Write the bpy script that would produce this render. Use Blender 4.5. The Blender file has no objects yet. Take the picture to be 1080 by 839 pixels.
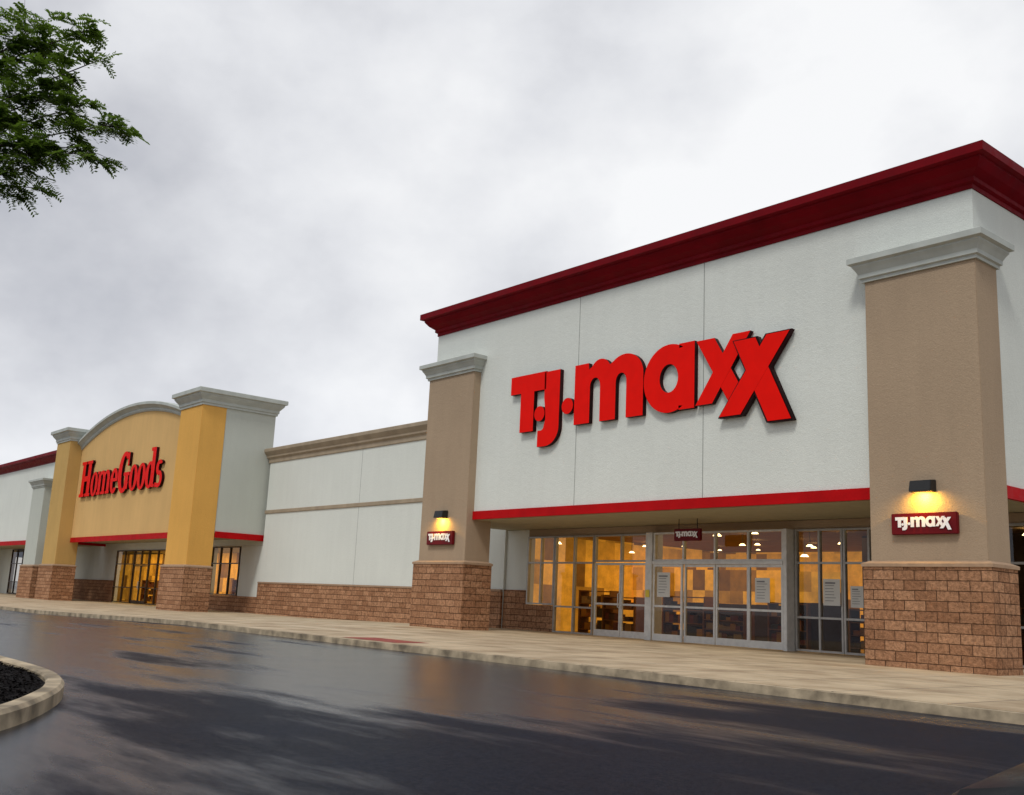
import bpy, bmesh, math, random
from mathutils import Vector, Matrix
random.seed(7)
S = bpy.context.scene
COL = S.collection
S.view_settings.view_transform = 'Standard'
S.view_settings.look = 'None'
S.view_settings.exposure = 0

# ------------------------------------------------------------------ helpers
def walk_z(x):
    pts = [(-75, -.09), (-60, -.08), (-42, -.04), (-28, .15), (-10, .11), (0, .10)]
    if x <= pts[0][0]: return pts[0][1]
    if x >= pts[-1][0]: return pts[-1][1]
    for (a, za), (b, zb) in zip(pts, pts[1:]):
        if a <= x <= b:
            return za + (zb - za) * (x - a) / (b - a)
KH = .125

def link(name, me, mat=None, parent=None):
    ob = bpy.data.objects.new(name, me)
    COL.objects.link(ob)
    if mat is not None:
        for m in (mat if isinstance(mat, (list, tuple)) else [mat]):
            me.materials.append(m)
    if parent is not None:
        ob.parent = parent
        if parent.type == 'EMPTY':
            ob.matrix_parent_inverse = Matrix.Translation(-parent.location)
    return ob

def thing(name, label, cat, loc=(0, 0, 0), group=None):
    e = bpy.data.objects.new(name, None)
    e.empty_display_size = .3
    e.location = loc
    COL.objects.link(e)
    e["label"] = label
    e["category"] = cat
    if group: e["group"] = group
    return e

def bm_obj(name, bm, mat=None, parent=None, smooth=False, bevel=0):
    if bevel:
        bmesh.ops.bevel(bm, geom=list(bm.edges), offset=bevel, segments=2, affect='EDGES', clamp_overlap=True)
    bmesh.ops.recalc_face_normals(bm, faces=bm.faces)
    me = bpy.data.meshes.new(name)
    bm.to_mesh(me); bm.free()
    if smooth:
        for p in me.polygons: p.use_smooth = True
    return link(name, me, mat, parent)

def add_box(bm, x0, x1, y0, y1, z0, z1, mi=0):
    v = [bm.verts.new(p) for p in ((x0,y0,z0),(x1,y0,z0),(x1,y1,z0),(x0,y1,z0),(x0,y0,z1),(x1,y0,z1),(x1,y1,z1),(x0,y1,z1))]
    fs = []
    for f in ((0,3,2,1),(4,5,6,7),(0,1,5,4),(1,2,6,5),(2,3,7,6),(3,0,4,7)):
        q = bm.faces.new([v[i] for i in f]); q.material_index = mi; fs.append(q)
    return fs

def box(name, x0, x1, y0, y1, z0, z1, mat, parent=None, bevel=0):
    bm = bmesh.new()
    add_box(bm, x0, x1, y0, y1, z0, z1)
    return bm_obj(name, bm, mat, parent, bevel=bevel)

def stack(name, rect, levels, mat, parent=None):
    x0, x1, y0, y1 = rect
    bm = bmesh.new()
    rings = []
    for o, z in levels:
        rings.append([bm.verts.new(p) for p in ((x0-o,y0-o,z),(x1+o,y0-o,z),(x1+o,y1+o,z),(x0-o,y1+o,z))])
    for a, b in zip(rings, rings[1:]):
        for i in range(4):
            bm.faces.new((a[i], a[(i+1)%4], b[(i+1)%4], b[i]))
    bm.faces.new(rings[0][::-1]); bm.faces.new(rings[-1])
    return bm_obj(name, bm, mat, parent)

def tube(bm, pts, r0, r1, n=6):
    rings = []
    for i, p in enumerate(pts):
        d = (pts[min(i+1, len(pts)-1)] - pts[max(i-1, 0)]).normalized()
        a = d.orthogonal().normalized(); b = d.cross(a)
        r = r0 + (r1 - r0) * i / (len(pts)-1)
        rings.append([bm.verts.new(p + (a*math.cos(t) + b*math.sin(t))*r) for t in [2*math.pi*k/n for k in range(n)]])
    for A, B in zip(rings, rings[1:]):
        k0 = min(range(n), key=lambda k: (B[k].co - A[0].co).length)
        for k in range(n):
            bm.faces.new((A[k], A[(k+1)%n], B[(k+1+k0)%n], B[(k+k0)%n]))
    bm.faces.new(rings[0]); bm.faces.new(rings[-1])

# ------------------------------------------------------------------ materials
class NT:
    def __init__(s, mat):
        mat.use_nodes = True
        s.t = mat.node_tree; s.n = s.t.nodes; s.l = s.t.links
    def new(s, typ):
        return s.n.new(typ)
    def math(s, op, a, b=None, c=None):
        nd = s.n.new('ShaderNodeMath'); nd.operation = op
        for i, v in enumerate((a, b, c)):
            if v is None: continue
            if isinstance(v, (int, float)): nd.inputs[i].default_value = v
            else: s.l.new(v, nd.inputs[i])
        return nd.outputs[0]
    def mix(s, fac, a, b, typ='MIX'):
        nd = s.n.new('ShaderNodeMixRGB'); nd.blend_type = typ
        for i, v in zip((0, 1, 2), (fac, a, b)):
            if isinstance(v, (int, float)): nd.inputs[i].default_value = v
            elif isinstance(v, tuple): nd.inputs[i].default_value = (*v, 1)
            else: s.l.new(v, nd.inputs[i])
        return nd.outputs[0]
    def ramp(s, src, stops):
        nd = s.n.new('ShaderNodeValToRGB')
        cr = nd.color_ramp
        while len(cr.elements) < len(stops): cr.elements.new(.5)
        for e, (p, c) in zip(cr.elements, stops):
            e.position = p
            e.color = (c, c, c, 1) if isinstance(c, (int, float)) else (*c, 1)
        s.l.new(src, nd.inputs[0])
        return nd.outputs[0]
    def smooth(s, src, a, b, to0=0., to1=1.):
        nd = s.n.new('ShaderNodeMapRange'); nd.interpolation_type = 'SMOOTHSTEP'
        nd.inputs[1].default_value = a; nd.inputs[2].default_value = b
        nd.inputs[3].default_value = to0; nd.inputs[4].default_value = to1
        s.l.new(src, nd.inputs[0]); return nd.outputs[0]
    def noise(s, vec, scale, detail=4, rough=.55):
        nd = s.n.new('ShaderNodeTexNoise')
        nd.inputs['Scale'].default_value = scale
        nd.inputs['Detail'].default_value = detail
        nd.inputs['Roughness'].default_value = rough
        if vec is not None: s.l.new(vec, nd.inputs['Vector'])
        return nd.outputs['Fac']
    def bump(s, h, strength, dist, nrm=None):
        nd = s.n.new('ShaderNodeBump')
        nd.inputs['Strength'].default_value = strength
        nd.inputs['Distance'].default_value = dist
        s.l.new(h, nd.inputs['Height'])
        if nrm is not None: s.l.new(nrm, nd.inputs['Normal'])
        return nd.outputs[0]

def base_mat(name, rough=.6, metal=0, spec=.5):
    m = bpy.data.materials.new(name)
    t = NT(m)
    b = t.n['Principled BSDF']
    b.inputs['Roughness'].default_value = rough
    b.inputs['Metallic'].default_value = metal
    b.inputs['Specular IOR Level'].default_value = spec
    pos = t.new('ShaderNodeNewGeometry').outputs['Position']
    return m, t, b, pos

def scaled(t, pos, s):
    mp = t.n.new('ShaderNodeMapping'); mp.inputs['Scale'].default_value = s
    t.l.new(pos, mp.inputs[0]); return mp.outputs[0]

def stucco(name, col, joints=(), grime=.05):
    m, t, b, pos = base_mat(name, .9, spec=.15)
    big = t.noise(pos, .35, 5)
    streak = t.noise(scaled(t, pos, (2.2, 2.2, .25)), 1.2, 5, .6)
    f = t.math('ADD', t.math('MULTIPLY', big, .6), t.math('MULTIPLY', streak, .4))
    dark = tuple(c*(1-grime*1.4) for c in col)
    c = t.mix(t.ramp(f, [(.36, 0), (.62, 1)]), dark, col)
    fine = t.noise(pos, 38, 4, .65)
    c = t.mix(.6, c, t.ramp(fine, [(.3, .80), (.7, 1.0)]), 'MULTIPLY')
    sep = t.n.new('ShaderNodeSeparateXYZ'); t.l.new(pos, sep.inputs[0])
    h = t.math('ADD', fine, t.math('MULTIPLY', t.noise(pos, 9, 3), .6))
    for j in joints:
        d = t.math('ABSOLUTE', t.math('SUBTRACT', sep.outputs['X'], j))
        mk = t.math('LESS_THAN', d, .014)
        c = t.mix(mk, c, tuple(v*.42 for v in col))
    t.l.new(c, b.inputs['Base Color'])
    t.l.new(t.bump(h, .7, .016), b.inputs['Normal'])
    return m

def plain(name, col, rough=.5, metal=0, var=.12, scale=3, bumpd=0, spec=.5):
    m, t, b, pos = base_mat(name, rough, metal, spec)
    n = t.noise(pos, scale, 5)
    c = t.mix(t.ramp(n, [(.35, 0), (.65, 1)]), tuple(v*(1-var) for v in col), tuple(min(1, v*(1+var*.4)) for v in col))
    t.l.new(c, b.inputs['Base Color'])
    r = t.ramp(t.noise(pos, scale*4, 3), [(.3, max(.02, rough*.8)), (.7, min(1, rough*1.2))])
    t.l.new(r, b.inputs['Roughness'])
    if bumpd: t.l.new(t.bump(n, .4, bumpd), b.inputs['Normal'])
    return m

def block_mat(name):
    m, t, b, pos = base_mat(name, .9, spec=.1)
    sep = t.n.new('ShaderNodeSeparateXYZ'); t.l.new(pos, sep.inputs[0])
    cmb = t.n.new('ShaderNodeCombineXYZ')
    t.l.new(t.math('ADD', sep.outputs['X'], sep.outputs['Y']), cmb.inputs[0])
    t.l.new(t.math('ADD', sep.outputs['Z'], -.03), cmb.inputs[1])
    wob = t.n.new('ShaderNodeTexNoise'); wob.inputs['Scale'].default_value = 9
    t.l.new(pos, wob.inputs['Vector'])
    wa = t.n.new('ShaderNodeVectorMath'); wa.operation = 'SCALE'; wa.inputs['Scale'].default_value = .010
    t.l.new(wob.outputs['Color'], wa.inputs[0])
    wb = t.n.new('ShaderNodeVectorMath'); t.l.new(cmb.outputs[0], wb.inputs[0]); t.l.new(wa.outputs[0], wb.inputs[1])
    br = t.n.new('ShaderNodeTexBrick')
    br.inputs['Scale'].default_value = 1
    br.inputs['Brick Width'].default_value = .46
    br.inputs['Row Height'].default_value = .205
    br.inputs['Mortar Size'].default_value = .010
    br.inputs['Mortar Smooth'].default_value = .5
    br.inputs['Bias'].default_value = 0
    br.inputs['Color1'].default_value = (.54, .295, .165, 1)
    br.inputs['Color2'].default_value = (.37, .185, .098, 1)
    br.inputs['Mortar'].default_value = (.13, .068, .040, 1)
    t.l.new(wb.outputs[0], br.inputs['Vector'])
    n1 = t.noise(pos, 12, 9, .72)
    n2 = t.noise(pos, 1.3, 3)
    n3 = t.noise(pos, 42, 4, .7)
    c = t.mix(.75, br.outputs['Color'], t.ramp(n1, [(.36, .42), (.5, .98), (.64, 1.4)]), 'MULTIPLY')
    c = t.mix(.4, c, t.ramp(n2, [(.3, .8), (.7, 1.1)]), 'MULTIPLY')
    c = t.mix(.5, c, t.ramp(n3, [(.35, .65), (.65, 1.25)]), 'MULTIPLY')
    t.l.new(c, b.inputs['Base Color'])
    h = t.math('SUBTRACT', t.math('ADD', t.math('MULTIPLY', n1, 1.3), t.math('MULTIPLY', n3, .35)), t.math('MULTIPLY', br.outputs['Fac'], 1.1))
    t.l.new(t.bump(h, 1, .06), b.inputs['Normal'])
    return m

M = {}
M['white'] = stucco('white_stucco', (.765, .80, .745), joints=(-21.34, -16.64, -38.6))
M['offwhite'] = stucco('pale_grey_stucco', (.56, .59, .53))
M['tan'] = stucco('tan_stucco', (.44, .33, .225), grime=.08)
M['yellow'] = stucco('yellow_stucco', (.82, .45, .11), grime=.08)
M['gold'] = stucco('tan_gold_stucco', (.62, .40, .14), grime=.08)
M['cream'] = stucco('cream_yellow_stucco', (.76, .49, .20), grime=.08)
M['trim'] = plain('pale_trim', (.47, .50, .465), .7, var=.12, scale=2, spec=.2)
M['tantrim'] = plain('tan_trim', (.37, .30, .215), .7, var=.15, scale=2, spec=.2)
M['red'] = plain('crimson_trim', (.175, .0015, .006), .55, var=.2, scale=1.2, spec=.08)
M['redband'] = plain('red_band_paint', (.46, .004, .006), .55, var=.15, scale=1.5, spec=.08)
M['brick'] = block_mat('split_face_block')
M['ledge'] = plain('ledge_stone', (.38, .26, .17), .8, scale=8, bumpd=.004, spec=.2)
M['soffit'] = plain('soffit_paint', (.40, .36, .24), .8, var=.08, spec=.2)
M['alu'] = plain('aluminium_frame', (.42, .41, .39), .4, .3, scale=6)
M['silver'] = plain('silver_frame', (.66, .66, .64), .4, .15, scale=6)
M['bronze'] = plain('bronze_frame', (.05, .035, .025), .4, .5, scale=6)
M['letter_red'] = plain('letter_red_face', (.84, .007, .003), .5, var=.05, spec=.06)
M['letter_black'] = plain('letter_dark_side', (.018, .0015, .002), .5, spec=.15)
M['black'] = plain('black_metal', (.010, .010, .010), .45)
M['paper'] = plain('paper', (.64, .65, .63), .8, var=.05)
M['ink'] = plain('printed_ink', (.20, .20, .22), .8)
M['yellow_paper'] = plain('yellow_paper', (.75, .6, .08), .8)
M['signboard'] = plain('dark_red_board', (.14, .003, .006), .45, spec=.2)
M['whiteletter'] = plain('white_letter', (.86, .88, .92), .4, var=.04)
M['floor'] = plain('shop_floor', (.20, .12, .05), .25, scale=1)
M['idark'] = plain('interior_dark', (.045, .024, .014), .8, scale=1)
M['iceil'] = plain('interior_ceiling_tiles', (.26, .16, .07), .8, scale=1)
M['wood'] = plain('shelf_wood', (.22, .09, .025), .6, scale=5)
M['mulch'] = plain('mulch', (.008, .006, .006), .9, var=.7, scale=18, bumpd=.05, spec=.10)
M['bark'] = plain('bark', (.07, .055, .045), .9, var=.5, scale=20, bumpd=.02)

def emis(name, col, st):
    m = bpy.data.materials.new(name); t = NT(m)
    b = t.n['Principled BSDF']
    b.inputs['Base Color'].default_value = (*col, 1)
    b.inputs['Emission Color'].default_value = (*col, 1)
    b.inputs['Emission Strength'].default_value = st
    return m
M['lampglow'] = emis('warm_lamp_glow', (1, .60, .12), 1.1)
M['ceil_light'] = emis('pendant_glow', (1, .80, .42), 7)
def amber_glow(name, stren, lo, mid):  # shop lighting put into the wall colour as emission; no lamp here
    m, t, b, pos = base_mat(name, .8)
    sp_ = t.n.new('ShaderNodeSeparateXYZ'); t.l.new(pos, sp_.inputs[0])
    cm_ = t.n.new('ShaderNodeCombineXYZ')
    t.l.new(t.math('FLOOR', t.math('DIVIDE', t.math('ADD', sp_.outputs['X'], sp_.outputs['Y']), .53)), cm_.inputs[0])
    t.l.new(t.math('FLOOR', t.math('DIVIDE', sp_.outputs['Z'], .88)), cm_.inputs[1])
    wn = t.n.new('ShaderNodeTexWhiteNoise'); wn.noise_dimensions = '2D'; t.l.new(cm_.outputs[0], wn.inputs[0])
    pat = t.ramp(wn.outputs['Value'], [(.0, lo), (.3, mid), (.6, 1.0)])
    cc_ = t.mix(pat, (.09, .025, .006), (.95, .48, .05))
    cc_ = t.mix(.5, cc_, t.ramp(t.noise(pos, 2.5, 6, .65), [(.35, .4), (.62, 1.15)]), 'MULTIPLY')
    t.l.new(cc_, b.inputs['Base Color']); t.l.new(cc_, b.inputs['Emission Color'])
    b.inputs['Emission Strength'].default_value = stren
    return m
M['glow_wall'] = amber_glow('amber_glow_wall', .45, .12, .45)
M['glow_wall_hg'] = amber_glow('amber_glow_wall_bright', .5, .12, .45)

# glass: fresnel reflection over tinted transparency
m = bpy.data.materials.new('window_glass'); t = NT(m); t.n.remove(t.n['Principled BSDF'])
tr = t.new('ShaderNodeBsdfTransparent'); tr.inputs[0].default_value = (.66, .62, .54, 1)
gl = t.new('ShaderNodeBsdfGlossy'); gl.inputs['Roughness'].default_value = .015
gl.inputs['Color'].default_value = (.72, .76, .82, 1)
lw = t.new('ShaderNodeLayerWeight')
R_ = t.math('MULTIPLY_ADD', t.math('POWER', lw.outputs['Facing'], 5.), .7, .055)
mx = t.new('ShaderNodeMixShader'); t.l.new(R_, mx.inputs[0])
t.l.new(tr.outputs[0], mx.inputs[1]); t.l.new(gl.outputs[0], mx.inputs[2])
t.l.new(mx.outputs[0], t.n['Material Output'].inputs[0]); M['glass'] = m

# wet asphalt
m, t, b, pos = base_mat('wet_asphalt', .3)
sep = t.n.new('ShaderNodeSeparateXYZ'); t.l.new(pos, sep.inputs[0])
wet = t.noise(scaled(t, pos, (.12, .34, 1)), 1.0, 3, .5)
wet2 = t.noise(scaled(t, pos, (.35, 1.4, 1)), 1.0, 5, .6)
far = t.smooth(sep.outputs['X'], -3, -13)
wsum = t.math('ADD', t.math('ADD', t.math('MULTIPLY', wet, .65), t.math('MULTIPLY', wet2, .35)), t.math('MULTIPLY', far, .13))
wm = t.smooth(wsum, .48, .65)
grain = t.noise(pos, 85, 5, .8)
agg = t.noise(pos, 26, 4, .7)
patch = t.noise(pos, 1.1, 6, .65)
c = t.mix(wm, (.0095, .0125, .0215), (.004, .006, .013))
c = t.mix(1., c, t.ramp(grain, [(.38, .15), (.62, 2.4)]), 'MULTIPLY')
c = t.mix(.35, c, t.ramp(patch, [(.3, .5), (.7, 1.3)]), 'MULTIPLY')
t.l.new(c, b.inputs['Base Color'])
rr = t.math('ADD', t.smooth(wm, 0, 1, .38, .17), t.math('MULTIPLY', patch, .08))
t.l.new(rr, b.inputs['Roughness'])
t.l.new(t.math('ADD', t.smooth(wm, 0, 1, 1.085, 1.50), t.math('MULTIPLY', t.math('SUBTRACT', agg, .5), .14)), b.inputs['IOR'])
b.inputs['Specular Tint'].default_value = (.62, .79, 1, 1)
bn = t.n.new('ShaderNodeBump'); bn.inputs['Distance'].default_value = .009
t.l.new(t.smooth(wm, 0, 1, .9, .18), bn.inputs['Strength']); t.l.new(grain, bn.inputs['Height'])
t.l.new(t.bump(agg, .12, .012, bn.outputs[0]), b.inputs['Normal'])
M['asphalt'] = m

# concrete pavement with joints
m, t, b, pos = base_mat('concrete_pavement', .7, spec=.3)
sep = t.n.new('ShaderNodeSeparateXYZ'); t.l.new(pos, sep.inputs[0])
def jl(o, p, w):
    return t.math('LESS_THAN', t.math('PINGPONG', o, p/2), w)
jm = t.math('MAXIMUM', jl(sep.outputs['X'], 1.55, .016), jl(sep.outputs['Y'], 2.0, .016))
n1 = t.noise(pos, .8, 6, .6); n2 = t.noise(pos, 60, 3)
c = t.mix(t.ramp(n1, [(.35, 0), (.62, 1)]), (.36, .265, .165), (.58, .465, .31))
cb = t.n.new('ShaderNodeTexWhiteNoise'); cb.noise_dimensions = '2D'
cc = t.n.new('ShaderNodeCombineXYZ')
t.l.new(t.math('FLOOR', t.math('DIVIDE', sep.outputs['X'], 1.55)), cc.inputs[0])
t.l.new(t.math('FLOOR', t.math('DIVIDE', sep.outputs['Y'], 2.0)), cc.inputs[1])
t.l.new(cc.outputs[0], cb.inputs[0])
c = t.mix(.3, c, t.ramp(cb.outputs['Value'], [(0, .78), (1, 1.1)]), 'MULTIPLY')
c = t.mix(.4, c, t.ramp(n2, [(.3, .75), (.7, 1.1)]), 'MULTIPLY')
c = t.mix(jm, c, (.13, .095, .07))
t.l.new(c, b.inputs['Base Color'])
t.l.new(t.ramp(n1, [(.4, .8), (.65, .5)]), b.inputs['Roughness'])
t.l.new(t.bump(n2, .3, .004), b.inputs['Normal'])
M['concrete'] = m
M['kerb'] = plain('kerb_concrete', (.46, .37, .25), .7, var=.6, scale=2.5, bumpd=.01, spec=.2)
M['tactile'] = plain('red_tactile_paving', (.30, .045, .025), .7, var=.3, scale=6)

# leaves
m, t, b, pos = base_mat('honeylocust_leaf', .5, spec=.2)
n = t.noise(pos, 4, 4)
t.l.new(t.mix(t.ramp(n, [(.4, 0), (.6, 1)]), (.026, .056, .012), (.12, .19, .025)), b.inputs['Base Color'])
tl = t.new('ShaderNodeBsdfTranslucent'); tl.inputs[0].default_value = (.16, .27, .03, 1)
mx = t.new('ShaderNodeMixShader'); mx.inputs[0].default_value = .40
t.l.new(b.outputs[0], mx.inputs[1]); t.l.new(tl.outputs[0], mx.inputs[2])
t.l.new(mx.outputs[0], t.n['Material Output'].inputs[0]); M['leaf'] = m
M['car'] = plain('black_car_paint', (.003, .004, .007), .3, 0, spec=.2)
M['car'].node_tree.nodes['Principled BSDF'].inputs['IOR'].default_value = 1.2
M['carglass'] = plain('dark_car_glass', (.01, .012, .014), .05)
M['tyre'] = plain('tyre_rubber', (.02, .02, .02), .8)
M['lamp_lens'] = plain('headlight_lens', (.6, .62, .65), .1)

# ------------------------------------------------------------------ setting
xs = [-700, -200, -75, -60, -51, -42, -35, -28, -19, -10, 0, 200, 700]
def strip(name, y0, y1, dz, mat, x_lo=-700, x_hi=700, thick=0):
    X = [x for x in xs if x_lo < x < x_hi]; X = [x_lo] + X + [x_hi]
    bm = bmesh.new(); rows = []
    for x in X:
        z = walk_z(x) + dz
        r = [bm.verts.new((x, y0, z)), bm.verts.new((x, y1, z))]
        if thick:
            r += [bm.verts.new((x, y1, z-thick)), bm.verts.new((x, y0, z-thick))]
        rows.append(r)
    for a, c_ in zip(rows, rows[1:]):
        bm.faces.new((a[0], c_[0], c_[1], a[1]))
        if thick:
            bm.faces.new((a[0], a[3], c_[3], c_[0])); bm.faces.new((a[1], c_[1], c_[2], a[2])); bm.faces.new((a[3], a[2], c_[2], c_[3]))
    if thick:
        bm.faces.new(rows[0]); bm.faces.new(rows[-1][::-1])
    ob = bm_obj(name, bm, mat)
    ob["kind"] = "structure"
    return ob
strip('road', -700, 900, -KH, M['asphalt'])
strip('pavement', 12.16, 24.6, 0, M['concrete'], -160, 60, thick=.35)
strip('kerb', 12.0, 12.155, -.004, M['kerb'], -160, 60, thick=.35)
strip('tactile_paving', 12.25, 13.15, .004, M['tactile'], -20.1, -18.0)

# ------------------------------------------------------------------ glazing
def window(parent, x0, x1, z0, z1, y, vm, hm, mat, name='window', fw=.055):
    bm = bmesh.new()
    vs = [bm.verts.new(p) for p in ((x0,y,z0),(x1,y,z0),(x1,y,z1),(x0,y,z1))]
    bm.faces.new(vs)
    g = bm_obj(name, bm, M['glass'], parent)
    bm = bmesh.new()
    for xx in [x0+fw/2] + list(vm) + [x1-fw/2]:
        add_box(bm, xx-fw/2, xx+fw/2, y-.06, y+.06, z0, z1)
    for zz in [z0+fw/2] + list(hm) + [z1-fw/2]:
        add_box(bm, x0+.001, x1-.001, y-.055, y+.055, zz-fw/2, zz+fw/2)
    bm_obj('frame', bm, mat, g)
    return g

def door(parent, x0, x1, z0, z1, y, mat, handle_side=0, rail=True, fw=.06):
    bm = bmesh.new()
    add_box(bm, x0, x0+fw, y-.035, y+.035, z0, z1)
    add_box(bm, x1-fw, x1, y-.035, y+.035, z0, z1)
    add_box(bm, x0+.002, x1-.002, y-.032, y+.032, z0+.002, z0+.2)
    add_box(bm, x0+.002, x1-.002, y-.032, y+.032, z1-.07, z1-.002)
    if rail: add_box(bm, x0+.002, x1-.002, y-.031, y+.031, z0+.98, z0+1.04)
    d = bm_obj('door', bm, mat, parent)
    bm = bmesh.new()
    bm.faces.new([bm.verts.new(p) for p in ((x0+.03,y,z0+.1),(x1-.03,y,z0+.1),(x1-.03,y,z1-.05),(x0+.03,y,z1-.05))])
    bm_obj('door_glass', bm, M['glass'], d)
    if handle_side:
        hx = x0+.05 if handle_side < 0 else x1-.05
        bm = bmesh.new()
        tube(bm, [Vector((hx, y-.04, z0+.9)), Vector((hx, y-.1, z0+.92)), Vector((hx, y-.1, z0+1.33)), Vector((hx, y-.04, z0+1.35))], .016, .016)
        bm_obj('handle', bm, M['silver'], d)
    return d

def column(parent, x0, x1, y0, y1, zb, zt, capt, shaft_mat, cap_mat, out=.28, cap_y1=None):
    sh = box('column', x0+.12, x1-.12, y0+.12, y1-.02, zb-.01, zt+.02, shaft_mat, parent, bevel=.012)
    stack('brick_base', (x0, x1, y0, y1), [(0, -.6), (0, zb-.1)], M['brick'], sh)
    stack('base_ledge', (x0, x1, y0, y1), [(.0, zb-.1), (.03, zb-.095), (.03, zb-.03), (-.1, zb+.03)], M['ledge'], sh)
    h = capt - zt; o = out
    stack('capital', (x0+.12, x1-.12, y0+.12, (y1-.02) if cap_y1 is None else cap_y1),
          [(.05, zt), (.05, zt+h*.12), (.10, zt+h*.16), (.10, zt+h*.32), (o*.55, zt+h*.5), (o*.72, zt+h*.62), (o*.72, zt+h*.68), (o, zt+h*.74), (o, zt+h*.97), (o-.03, zt+h)], cap_mat, sh)
    return sh

# ------------------------------------------------------------------ big store
YW = 20.4
A = thing('store_building', 'white stucco store with crimson cornice and tan columns', 'shop building', (-19.4, 21, 0))
box('wall', -28.5, -9.45, YW, 58, 3.64, 10.16, M['white'], A)
stack('cornice', (-28.5, -9.45, YW, 58),
      [(.03, 10.12), (.03, 10.22), (.10, 10.26), (.10, 10.35), (.26, 10.47), (.38, 10.62), (.38, 10.67), (.50, 10.70), (.50, 10.90), (.44, 10.93)], M['red'], A)
box('fascia_band', -25.96, -11.84, YW-.06, YW+.03, 3.61, 3.87, M['redband'], A)
box('fascia_band', -9.48, -9.38, 21.12, 58.0, 3.61, 3.87, M['redband'], A)
box('soffit', -28.4, -9.55, YW+.08, 23.95, 3.60, 3.635, M['soffit'], A)
column(A, -28.6, -25.85, 20.0, 21.15, 2.27, 8.46, 9.0, M['tan'], M['trim'])
column(A, -11.95, -9.2, 20.0, 21.1, 2.24, 8.46, 9.02, M['tan'], M['trim'])
box('wall', -28.5, -27.32, 24.0, 24.3, -.5, 3.595, M['white'], A)
box('brick_base', -28.5, -25.9, 23.93, 23.99, -.5, 1.02, M['brick'], A)
box('brick_base', -28.5, -27.33, 23.94, 23.985, 1.021, 1.5, M['brick'], A)
box('wall', -27.32, -9.7, 24.0, 24.3, 3.36, 3.595, M['tan'], A)
box('wall', -9.75, -9.45, 24.0, 58, -.5, 3.63, M['white'], A)
box('brick_base', -9.44, -9.35, 24.05, 58, -.5, 1.5, M['brick'], A)
box('wall', -28.5, -28.2, 24.3, 58, -.5, 3.63, M['white'], A)
ZH = 2.45; ZT = 3.35
wz = .14
window(A, -27.3, -25.92, 1.03, ZT, 24.0, [-26.6], [ZH], M['alu'])
window(A, -25.9, -24.02, wz, ZT, 24.0, [-24.95], [ZH, 1.0], M['alu'])
window(A, -24.0, -21.6, ZH+.03, ZT, 24.0, [-22.8], [], M['alu'])
door(A, -23.97, -22.81, wz, ZH, 24.0, M['silver'], 1)
door(A, -22.79, -21.63, wz, ZH, 24.0, M['silver'], -1)
box('pier', -21.45, -21.18, 23.6, 24.1, 0, ZT, M['silver'], A, bevel=.01)
VX0, VX1 = -21.16, -16.5
pw = (VX1-VX0)/4
window(A, VX0, VX1, ZH+.03, ZT-.01, 23.7, [VX0+pw, VX0+2*pw, VX0+3*pw], [], M['silver'])
box('door_header', VX0, VX1, 23.6, 23.8, ZH-.06, ZH+.028, M['silver'], A)
for i in range(4):
    xx = VX0+i*pw
    door(A, xx+.02, xx+pw-.005, wz, ZH-.065, 23.66+(.06 if i in (1, 2) else 0), M['silver'], 0, rail=True)
box('pier', -16.49, -16.37, 23.6, 24.1, 0, ZT, M['silver'], A, bevel=.01)
window(A, -16.34, -14.9, wz, ZT, 24.0, [-15.6], [ZH, 1.02], M['alu'])
window(A, -14.88, -13.4, wz, ZT, 24.0, [-14.15], [ZH, 1.02], M['alu'])
window(A, -13.38, -11.7, wz, ZT, 24.0, [-12.5], [ZH, 1.02], M['alu'])
window(A, -11.68, -9.8, wz, ZT, 24.0, [-10.8], [ZH, 1.02], M['alu'])
# interior
box('floor', -28.2, -9.76, 24.31, 40, -.1, .12, M['floor'], A)
box('interior_wall', -28.09, -9.86, 36, 36.2, .12, 3.59, M['glow_wall'], A)
box('interior_tone_panel', -28.19, -28.1, 24.4, 36, .12, 3.59, M['glow_wall'], A)
box('interior_tone_panel', -9.85, -9.77, 24.4, 36, .12, 3.59, M['idark'], A)  # dark sheet added over the pale side wall so it looks unlit
box('interior_tone_panel', -28.05, -23.9, 30.2, 30.4, 1.0, 2.9, M['glow_wall'], A)
box('interior_tone_panel', -23.6, -19.2, 28.0, 28.2, 1.35, 2.45, M['glow_wall'], A)
box('interior_tone_panel', -23.6, -19.2, 27.98, 28.22, .12, 1.34, M['idark'], A)
box('interior_tone_panel', -18.4, -16.6, 26.6, 26.8, 1.45, 2.35, M['glow_wall'], A)
box('interior_tone_panel', -18.4, -16.6, 26.58, 26.82, .12, 1.44, M['idark'], A)
box('interior_tone_panel', -17.6, -10.0, 29.4, 29.6, .12, 3.59, M['idark'], A)  # dark sheet added to keep the right-hand windows dim

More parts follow.
